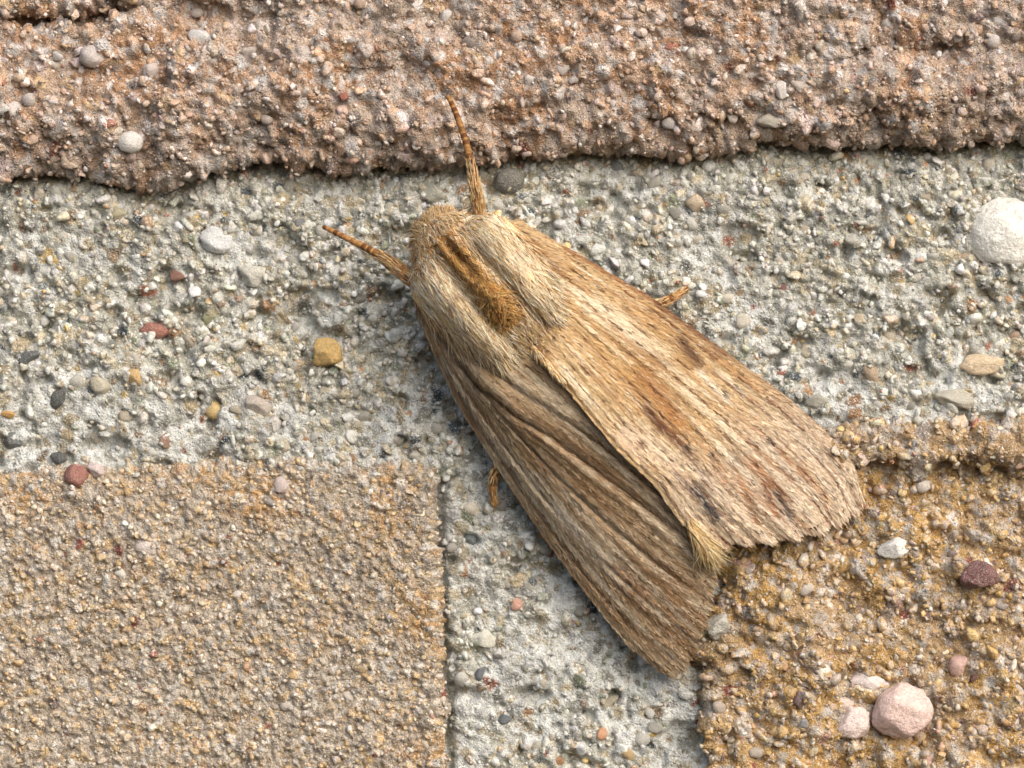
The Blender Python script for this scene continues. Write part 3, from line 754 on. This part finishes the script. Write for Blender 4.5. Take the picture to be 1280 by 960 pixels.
def wing(guides, margin, scal, shape, paint, nscale, lab, fringe_cols, tuft):
    px, py, s, t = wing_grid(guides, margin, scal)
    S, T = np.meshgrid(s, t, indexing='ij')
    h = shape(px, py, S, T)
    G = P(px, py, h); NS, NT = px.shape
    ds = np.gradient(G, axis=0); dt = np.gradient(G, axis=1)
    nn = np.cross(ds, dt); nn /= np.linalg.norm(nn, axis=-1)[..., None] + 1e-9
    nn *= np.sign(nn[..., 2:3])
    col = paint(px, py, S, T)
    # membrane with thickness: coarser grid, top and underside, rim closed
    I = np.linspace(0, NS - 1, 90).astype(int); J = np.linspace(0, NT - 1, 60).astype(int)
    top = G[np.ix_(I, J)]; bot = top - nn[np.ix_(I, J)] * .025
    a, b = len(I), len(J); f = grid_faces(a, b)
    rim = np.concatenate([np.arange(b), np.arange(1, a)*b + b - 1, (a-1)*b + np.arange(b-1)[::-1], np.arange(1, a-1)[::-1]*b])
    r2 = np.roll(rim, -1)
    F = np.concatenate([f, f[:, ::-1] + a*b, np.stack([rim, r2, r2 + a*b, rim + a*b], -1)])
    cc = col[np.ix_(I, J)].reshape(-1, 3)
    w = mlink('forewing', np.concatenate([top.reshape(-1, 3), bot.reshape(-1, 3)]), F, np.concatenate([cc, cc]) * .8, M_WING, label=lab)
    # scales
    area = np.linalg.norm(np.cross(ds, dt), axis=-1); area[0] *= .5
    k = rng.choice(NS*NT, nscale, p=(area / area.sum()).ravel())
    fi = np.clip(k // NT + rng.uniform(-.5, .5, nscale), 0, NS - 1.001); fj = np.clip(k % NT + rng.uniform(-.5, .5, nscale), 0, NT - 1.001)
    i0, j0 = fi.astype(int), fj.astype(int); u, v = (fi - i0)[:, None], (fj - j0)[:, None]
    bl = lambda X: (X[i0, j0]*(1-u) + X[i0+1, j0]*u)*(1-v) + (X[i0, j0+1]*(1-u) + X[i0+1, j0+1]*u)*v
    pos, nrm = bl(G), bl(nn); nrm /= np.linalg.norm(nrm, axis=1)[:, None]
    d = bl(ds); d /= np.linalg.norm(d, axis=1)[:, None]
    side = np.cross(nrm, d)
    tw = rng.normal(0, .09, (nscale, 1)); d = d + side*tw; side = np.cross(nrm, d); side /= np.linalg.norm(side, axis=1)[:, None]
    L = rng.uniform(.09, .17, (nscale, 1)); wd = rng.uniform(.008, .014, (nscale, 1)); lift = np.abs(rng.normal(.06, .06, (nscale, 1)))
    e = 1e-3
    rows = [(0, .6, .004), (.65, 1.0, .004), (1, .3, .004)]
    Vs = []
    for q, ww, off in rows:
        c0 = pos + d*L*(q - .3) + nrm*(off + L*lift*q*q)
        Vs += [c0 - side*wd*ww, c0 + side*wd*ww + nrm*wd*.3*rng.normal(size=(nscale, 1))]
    V = np.stack(Vs, 1)
    f = np.array([(0, 1, 3, 2), (2, 3, 5, 4)])
    F = (f[None] + (np.arange(nscale)*6)[:, None, None]).reshape(-1, 4)
    sc = paint(bl(px[..., None])[:, 0], bl(py[..., None])[:, 0], bl(S[..., None])[:, 0], bl(T[..., None])[:, 0])
    outer = sstep(.45, .8, bl(S[..., None])[:, 0])
    sc = sc * np.exp(rng.normal(0, .13 + .10*outer, nscale))[:, None]
    sc = np.where((rng.random(nscale) < .04 + .07*outer)[:, None], sc*.72 + lin((236, 222, 200))*.28, sc)
    sc = np.where((rng.random(nscale) < .02 + .03*outer)[:, None], sc*.5, sc)
    mlink('wing_scales', V.reshape(-1, 3), F, np.repeat(sc, 6, axis=0), M_SCALE, w, kind='stuff')
    # fringe along the outer margin (and a thin nap along the front edge)
    nf = 2600
    tj = rng.uniform(0, NT - 1.001, nf); j0 = tj.astype(int); v = (tj - j0)[:, None]
    base = G[-1, j0]*(1-v) + G[-1, j0+1]*v
    dd = (G[-1] - G[-6]); dd /= np.linalg.norm(dd, axis=1)[:, None]
    dd = dd[j0] + rng.normal(0, .18, (nf, 3)); dd[:, 2] -= rng.uniform(0, .5, nf)
    Lf = rng.uniform(.05, .13, nf) * (1 + .25*np.sin(np.pi*scal[1]*tj/NT*2))
    base = base - dd * rng.uniform(0, .06, (nf, 1)) - np.array([0, 0, 1.])*rng.uniform(0, .05, (nf, 1))
    q = np.linspace(0, 1, 4)
    paths = base[:, None] + dd[:, None]*(Lf[:, None]*q)[..., None]; paths[..., 2] -= (Lf[:, None]*q**2)*.35
    rad = rng.uniform(.006, .010, nf)[:, None] * np.array([1, .9, .6, .1])
    fc = pick(fringe_cols, nf)
    parts = [tubes(paths, rad, fc)]
    ne = 1600                                                                  # nap of the front edge
    ti = rng.uniform(8, NS - 3, ne); i0 = ti.astype(int)
    base = G[i0, 0] + nn[i0, 0]*rng.uniform(-.03, .01, (ne, 1))
    dd = ds[i0, 0] / np.linalg.norm(ds[i0, 0], axis=1)[:, None]; outw = -dt[i0, 0] / np.linalg.norm(dt[i0, 0], axis=1)[:, None]
    dd = dd + outw*rng.uniform(0, .35, (ne, 1)) + rng.normal(0, .08, (ne, 3)); Lf = rng.uniform(.05, .12, ne)
    paths = base[:, None] + dd[:, None]*(Lf[:, None]*q)[..., None]
    parts.append(tubes(paths, rng.uniform(.005, .009, ne)[:, None]*np.array([1, .9, .6, .1]), paint(px[i0, 0], py[i0, 0], S[i0, 0], T[i0, 0])*.8))
    if tuft:
        nt_ = 1500                                                              # the tuft at the inner corner
        bx = rng.uniform(858, 884, nt_); by = 652 + (bx - 858)*1.25 + rng.normal(0, 5, nt_)
        base = P(bx, by, .98 + rng.normal(0, .03, nt_) - (bx - 858)*.003)
        tip = P(893 + rng.normal(0, 10, nt_), 702 + rng.normal(0, 8, nt_), .80 + rng.normal(0, .05, nt_))
        k = rng.uniform(.55, 1.05, nt_)[:, None]; dv = (tip - base)*k
        paths = base[:, None] + dv[:, None]*q[None, :, None]; paths[..., 2] += .09*np.sin(np.pi*q)[None]
        parts.append(tubes(paths, rng.uniform(.0045, .0075, nt_)[:, None]*np.array([1, .9, .6, .1]), pick([(5, (228, 196, 140)), (4, (242, 220, 176)), (2, (186, 140, 84)), (.6, (120, 82, 46))], nt_)))
        ni = 2400                                                              # woolly inner edge beside the thorax
        ti = NS*rng.uniform(.02, .30, ni); i0 = ti.astype(int)
        base = G[i0, -1 - (rng.integers(0, 26, ni)*np.clip(1.3 - ti/NS*8, .15, 1)).astype(int)] + np.array([0, 0, .01])
        dd = ds[i0, -1] / np.linalg.norm(ds[i0, -1], axis=1)[:, None]; outw = dt[i0, -1] / np.linalg.norm(dt[i0, -1], axis=1)[:, None]
        bunch = noise(ti*.22, ti*0, seed=9)**1.5*1.6
        dd = dd + outw*(rng.uniform(.0, .4, ni)*(.3 + bunch))[:, None] + rng.normal(0, .12, (ni, 3)); Lf = rng.uniform(.05, .15, ni)
        paths = base[:, None] + dd[:, None]*(Lf[:, None]*q)[..., None]; paths[..., 2] += (.05*np.sin(np.pi*q))[None] - .05*q[None]**2
        parts.append(tubes(paths, rng.uniform(.006, .010, ni)[:, None]*np.array([1, .9, .6, .1]), pick([(5, (220, 192, 144)), (3, (202, 160, 102)), (4, (234, 216, 182)), (1, (150, 110, 66))], ni)))
    V, F, c = joined(parts)
    mlink('fringe', V, F, c, M_FUR, w, kind='stuff')
    return w

FR = [(5, (196, 164, 116)), (4, (222, 198, 156)), (3, (150, 116, 78)), (2, (110, 84, 58))]
wing(L_GUIDES, L_MARGIN, (3.0, 9), shape_l, paint_l, 34000, 'shaded grey brown forewing with deep lengthwise folds', FR, False)
wing(R_GUIDES, R_MARGIN, (8, 7), shape_r, paint_r, 40000, 'sunlit straw forewing with an ochre blotch and scalloped end', FR, True)

# thorax and head hair
def top_h(a, b):
    rb = st(a, 1) * 1.06; k = np.clip((b + 3) / rb, -1, 1)
    h = st(a, 2) + st(a, 3) * np.sqrt(np.maximum(1 - k*k, .02))
    h = h + .10 * np.exp(-((np.abs(b + 2) - 9) / 5) ** 2) * sstep(5, 25, a) * sstep(100, 70, a)     # two lips of the crest
    h = h - .10 * np.exp(-((b + 2) / 4) ** 2) * sstep(5, 25, a) * sstep(66, 44, a)
    h = h + .26 * np.exp(-((b + 3) / 15) ** 2) * np.exp(-((a - 112) / 38) ** 2)                      # the tuft at its end
    h = h - .08 * np.exp(-((np.abs(b + 3) - 24) / 7) ** 2) * sstep(20, 60, a)
    h = h + .22 * np.exp(-((np.abs(b + 3) - 47) / 22) ** 2) * sstep(15, 60, a) * sstep(215, 160, a)
    h = h - .08 * np.exp(-((a - 17) / 4) ** 2)                                                      # behind the head
    return h

def hair(a, b, L, lift, fan, rad, cols, curl=.0, droop=0):
    n = len(a); q = np.linspace(0, 1, 4)
    da = np.cos(fan)[:, None]*L[:, None]*q; db = np.sin(fan)[:, None]*L[:, None]*q + curl*(L[:, None]*q*q)*rng.normal(size=(n, 1))
    A2, B2 = a[:, None] + da, b[:, None] + db
    h0 = top_h(a, b)[:, None]; hh = np.maximum(top_h(A2, B2), h0 - L[:, None]/100*q*.9) + lift[:, None]*L[:, None]/100*q - droop*q**2*L[:, None]/100
    return tubes(A(A2, B2, hh), rad[:, None]*np.array([.9, 1, .75, .1]), cols)

WHITE = [(6, (226, 212, 187)), (5, (212, 194, 162)), (4, (236, 226, 208)), (2.5, (200, 167, 118)), (1.6, (154, 118, 78)), (.7, (72, 54, 40))]
OCHRE = [(5, (194, 146, 76)), (4, (172, 122, 58)), (3, (214, 178, 116)), (2, (124, 84, 44)), (.5, (70, 46, 26))]
TAN = [(5, (204, 170, 120)), (4, (220, 195, 150)), (3, (174, 132, 82)), (1.5, (130, 94, 58)), (.5, (66, 48, 32))]

def tegula(sign, n, lab):
    a = rng.uniform(4, 182, n); b = -3 + sign*rng.uniform(16, 84, n)
    k = np.abs(b + 3) < st(a, 1)*1.04
    a, b = a[k], b[k]; m = len(a)
    L = rng.uniform(18, 38, m) * np.where(a > 100, 1.35, 1); side = (np.abs(b + 3) - 20) / 60
    fan = sign*rng.normal(.03 + .10*side*sstep(60, 0, a) - .12*sstep(90, 150, a)*side, .11, m)
    c = pick(WHITE, m); rim = rng.random(m) < sstep(.75, 1.05, side + .35*sstep(35, 10, a))*.75 + .25*sstep(.1, -.05, side)
    c[rim] = pick(TAN, int(rim.sum())); c = c * np.exp(rng.normal(0, .14, m))[:, None]
    V, F, cc = hair(a, b, L, rng.uniform(.03, .26, m) + .15*(rng.random(m) < .08), fan, rng.uniform(.005, .009, m), c * np.array([1.16, 1.12, 1.04]), .12)
    return mlink('tegula', V, F, cc, M_FUR, body, label=lab, kind='stuff')
tegula(1, 8000, 'cream hairy shoulder flap on the sunlit side')
tegula(-1, 8000, 'greyer hairy shoulder flap on the shaded side')

n = 3800                                           # the ochre crest down the middle
a = rng.uniform(4, 146, n); b = -3 + rng.normal(0, 1, n)*(6 + 4.5*sstep(80, 120, a))
tuft = sstep(85, 120, a)
V, F, cc = hair(a, b, rng.uniform(9, 18, n), rng.uniform(.25, .6, n) + .35*tuft, rng.normal(0, .35 + .25*tuft, n), rng.uniform(.006, .010, n), pick(OCHRE, n), .2)
n5 = 1500                                          # paler hair behind the tuft, over the wing roots
a = rng.uniform(132, 225, n5); b = 2 + rng.normal(0, 15, n5)
c5 = pick(TAN, n5); kk = rng.random(n5) < .4; c5[kk] = pick(WHITE, int(kk.sum()))
V5, F5, cc5 = hair(a, b, rng.uniform(14, 28, n5), rng.uniform(.1, .4, n5), rng.normal(0, .2, n5), rng.uniform(.005, .009, n5), c5, .15)
V, F, cc = joined([(V, F, cc), (V5, F5, cc5)])
mlink('crest', V, F, cc, M_FUR, body, kind='stuff')

n = 3000                                           # head and collar
a = rng.uniform(-19, 26, n); b = -3 + rng.uniform(-1, 1, n)*(st(a, 1) + 2)
c = pick(TAN, n); k = rng.random(n) < .15; c[k] = pick(OCHRE, int(k.sum())); k = rng.random(n) < .3; c[k] = pick(WHITE, int(k.sum()))
V, F, cc = hair(a, b, rng.uniform(7, 16, n), rng.uniform(.2, .7, n), rng.normal(0, .5, n) + (b + 3)/90, rng.uniform(.006, .009, n), c, .2)
n2 = 1300                                          # forehead hair that looks forward
a = rng.uniform(-18, -2, n2); b = -3 + rng.uniform(-1, 1, n2)*(st(a, 1) + 1)
V2, F2, c2 = hair(a, b, rng.uniform(5, 10, n2), rng.uniform(.0, .5, n2), np.pi + rng.normal(0, .7, n2) - (b + 3)/40, rng.uniform(.006, .009, n2), pick(TAN, n2), .2)
n3 = 2200                                          # flanks of the thorax, down to the wing roots
s3 = rng.choice([-1, 1], n3); a = rng.uniform(20, 95, n3); ang = rng.uniform(-.5, .55, n3)
bb = -3 + s3*st(a, 1)*np.cos(ang)*1.02; hh = st(a, 2) + st(a, 3)*np.sin(ang); Lh = rng.uniform(10, 20, n3); q = np.linspace(0, 1, 4)
fan = s3*rng.normal(.12, .2, n3)
paths = A(a[:, None] + Lh[:, None]*q*np.cos(fan)[:, None], bb[:, None] + Lh[:, None]*q*np.sin(fan)[:, None], hh[:, None] - .08*q)
V3, F3, c3 = tubes(paths, rng.uniform(.006, .010, n3)[:, None]*np.array([.9, 1, .75, .1]), pick(TAN, n3))
V, F, cc = joined([(V, F, cc), (V2, F2, c2), (V3, F3, c3)])
mlink('head_fur', V, F, cc, M_FUR, body, kind='stuff')

# antennae: ringed tubes with a scaly base
def limb(name, pts, hs, rads, rings, colA, colB, sides=10, nhair=0, lab=None, hair_to=.45):
    m = rings*6 + 1
    line = polyline(np.column_stack([np.array(pts, float), np.array(hs, float)*100]), m)
    q = np.linspace(0, 1, m); path = P(line[:, 0], line[:, 1], line[:, 2]/100)
    ph = (q*rings) % 1
    r = np.interp(q, np.linspace(0, 1, len(rads)), rads)/100 * (1 - .07*np.cos(2*np.pi*ph)) ; r[0] *= .4; r[-1] *= .3
    V, F, _ = tubes(path[None], r[None], np.zeros((1, 3)), sides)
    k = sstep(.12, .3, ph)*sstep(1.0, .86, ph) * (.15 + .85*sstep(.25, .6, noise(np.floor(q*rings)*.83 + pts[0][0], 0*q, seed=3))) * sstep(.15, .6, q + .2)
    col = lin(colA)*(1 - k)[:, None] + lin(colB)*k[:, None]
    col = np.repeat(col, sides, axis=0) * rng.uniform(.8, 1.2, (m*sides, 1))
    caps = [np.array([list(range(sides))]), np.array([[(m-1)*sides + z for z in range(sides)][::-1]])]
    o = mlink(name, V, [F] + caps, col, M_BODY, **({'label': lab} if lab else {}))
    if nhair:
        i = (rng.random(nhair)*m*hair_to).astype(int).clip(0, m - 2)
        t = path[i + 1] - path[i]; t /= np.linalg.norm(t, axis=1)[:, None]
        nn = np.cross(t, rng.normal(size=(nhair, 3))); nn /= np.linalg.norm(nn, axis=1)[:, None]; L = rng.uniform(.05, .11, nhair)
        z = np.linspace(0, 1, 4)
        pp = (path[i] + nn*r[i, None]*.95)[:, None] + (t[:, None]*z[:, None] + nn[:, None]*z[:, None]**.8*.18)*L[:, None, None]
        V, F, c = tubes(pp, rng.uniform(.006, .010, nhair)[:, None]*np.array([1, .9, .7, .1]), pick(TAN, nhair))
        mlink('scale_tufts', V, F, c, M_FUR, o, kind='stuff')
    return o

limb('antenna', [(600, 276), (599, 262), (594, 236), (590, 210), (583, 180), (574, 152), (566, 132), (559, 119)], [1.05, 1.12, 1.15, 1.15, 1.12, 1.08, 1.04, 1.0],
     [6, 7.5, 6.8, 4.6, 4.2, 3.9, 3.5, 2.6], 19, (168, 124, 76), (104, 66, 36), nhair=460)
limb('antenna', [(530, 362), (518, 351), (502, 338), (482, 324), (460, 311), (440, 301), (420, 291), (403, 283)], [.9, .92, .9, .86, .8, .74, .68, .62],
     [8, 9.5, 8, 5.4, 4.5, 4.1, 3.6, 2.6], 19, (170, 126, 78), (108, 70, 38), nhair=460)
limb('palp', [(570, 282), (567, 272), (564, 264)], [1.0, 1.02, 1.0], [4, 6, 3], 3, (186, 128, 66), (150, 96, 44), nhair=90, hair_to=.95)
# the two legs that show
limb('leg', [(800, 385), (818, 382), (834, 376), (848, 368), (861, 360)], [.5, .42, .34, .26, .18], [6, 6, 5, 4.5, 3], 6, (178, 136, 86), (112, 72, 40), nhair=160, hair_to=.9,
     lab='leg showing beyond the sunlit wing')
limb('leg', [(640, 560), (626, 575), (618, 592), (615, 612), (619, 634)], [.45, .42, .34, .26, .17], [6, 6, 5, 4.5, 3], 6, (170, 126, 76), (104, 68, 36), nhair=160, hair_to=.9,
     lab='leg showing beyond the shaded wing')
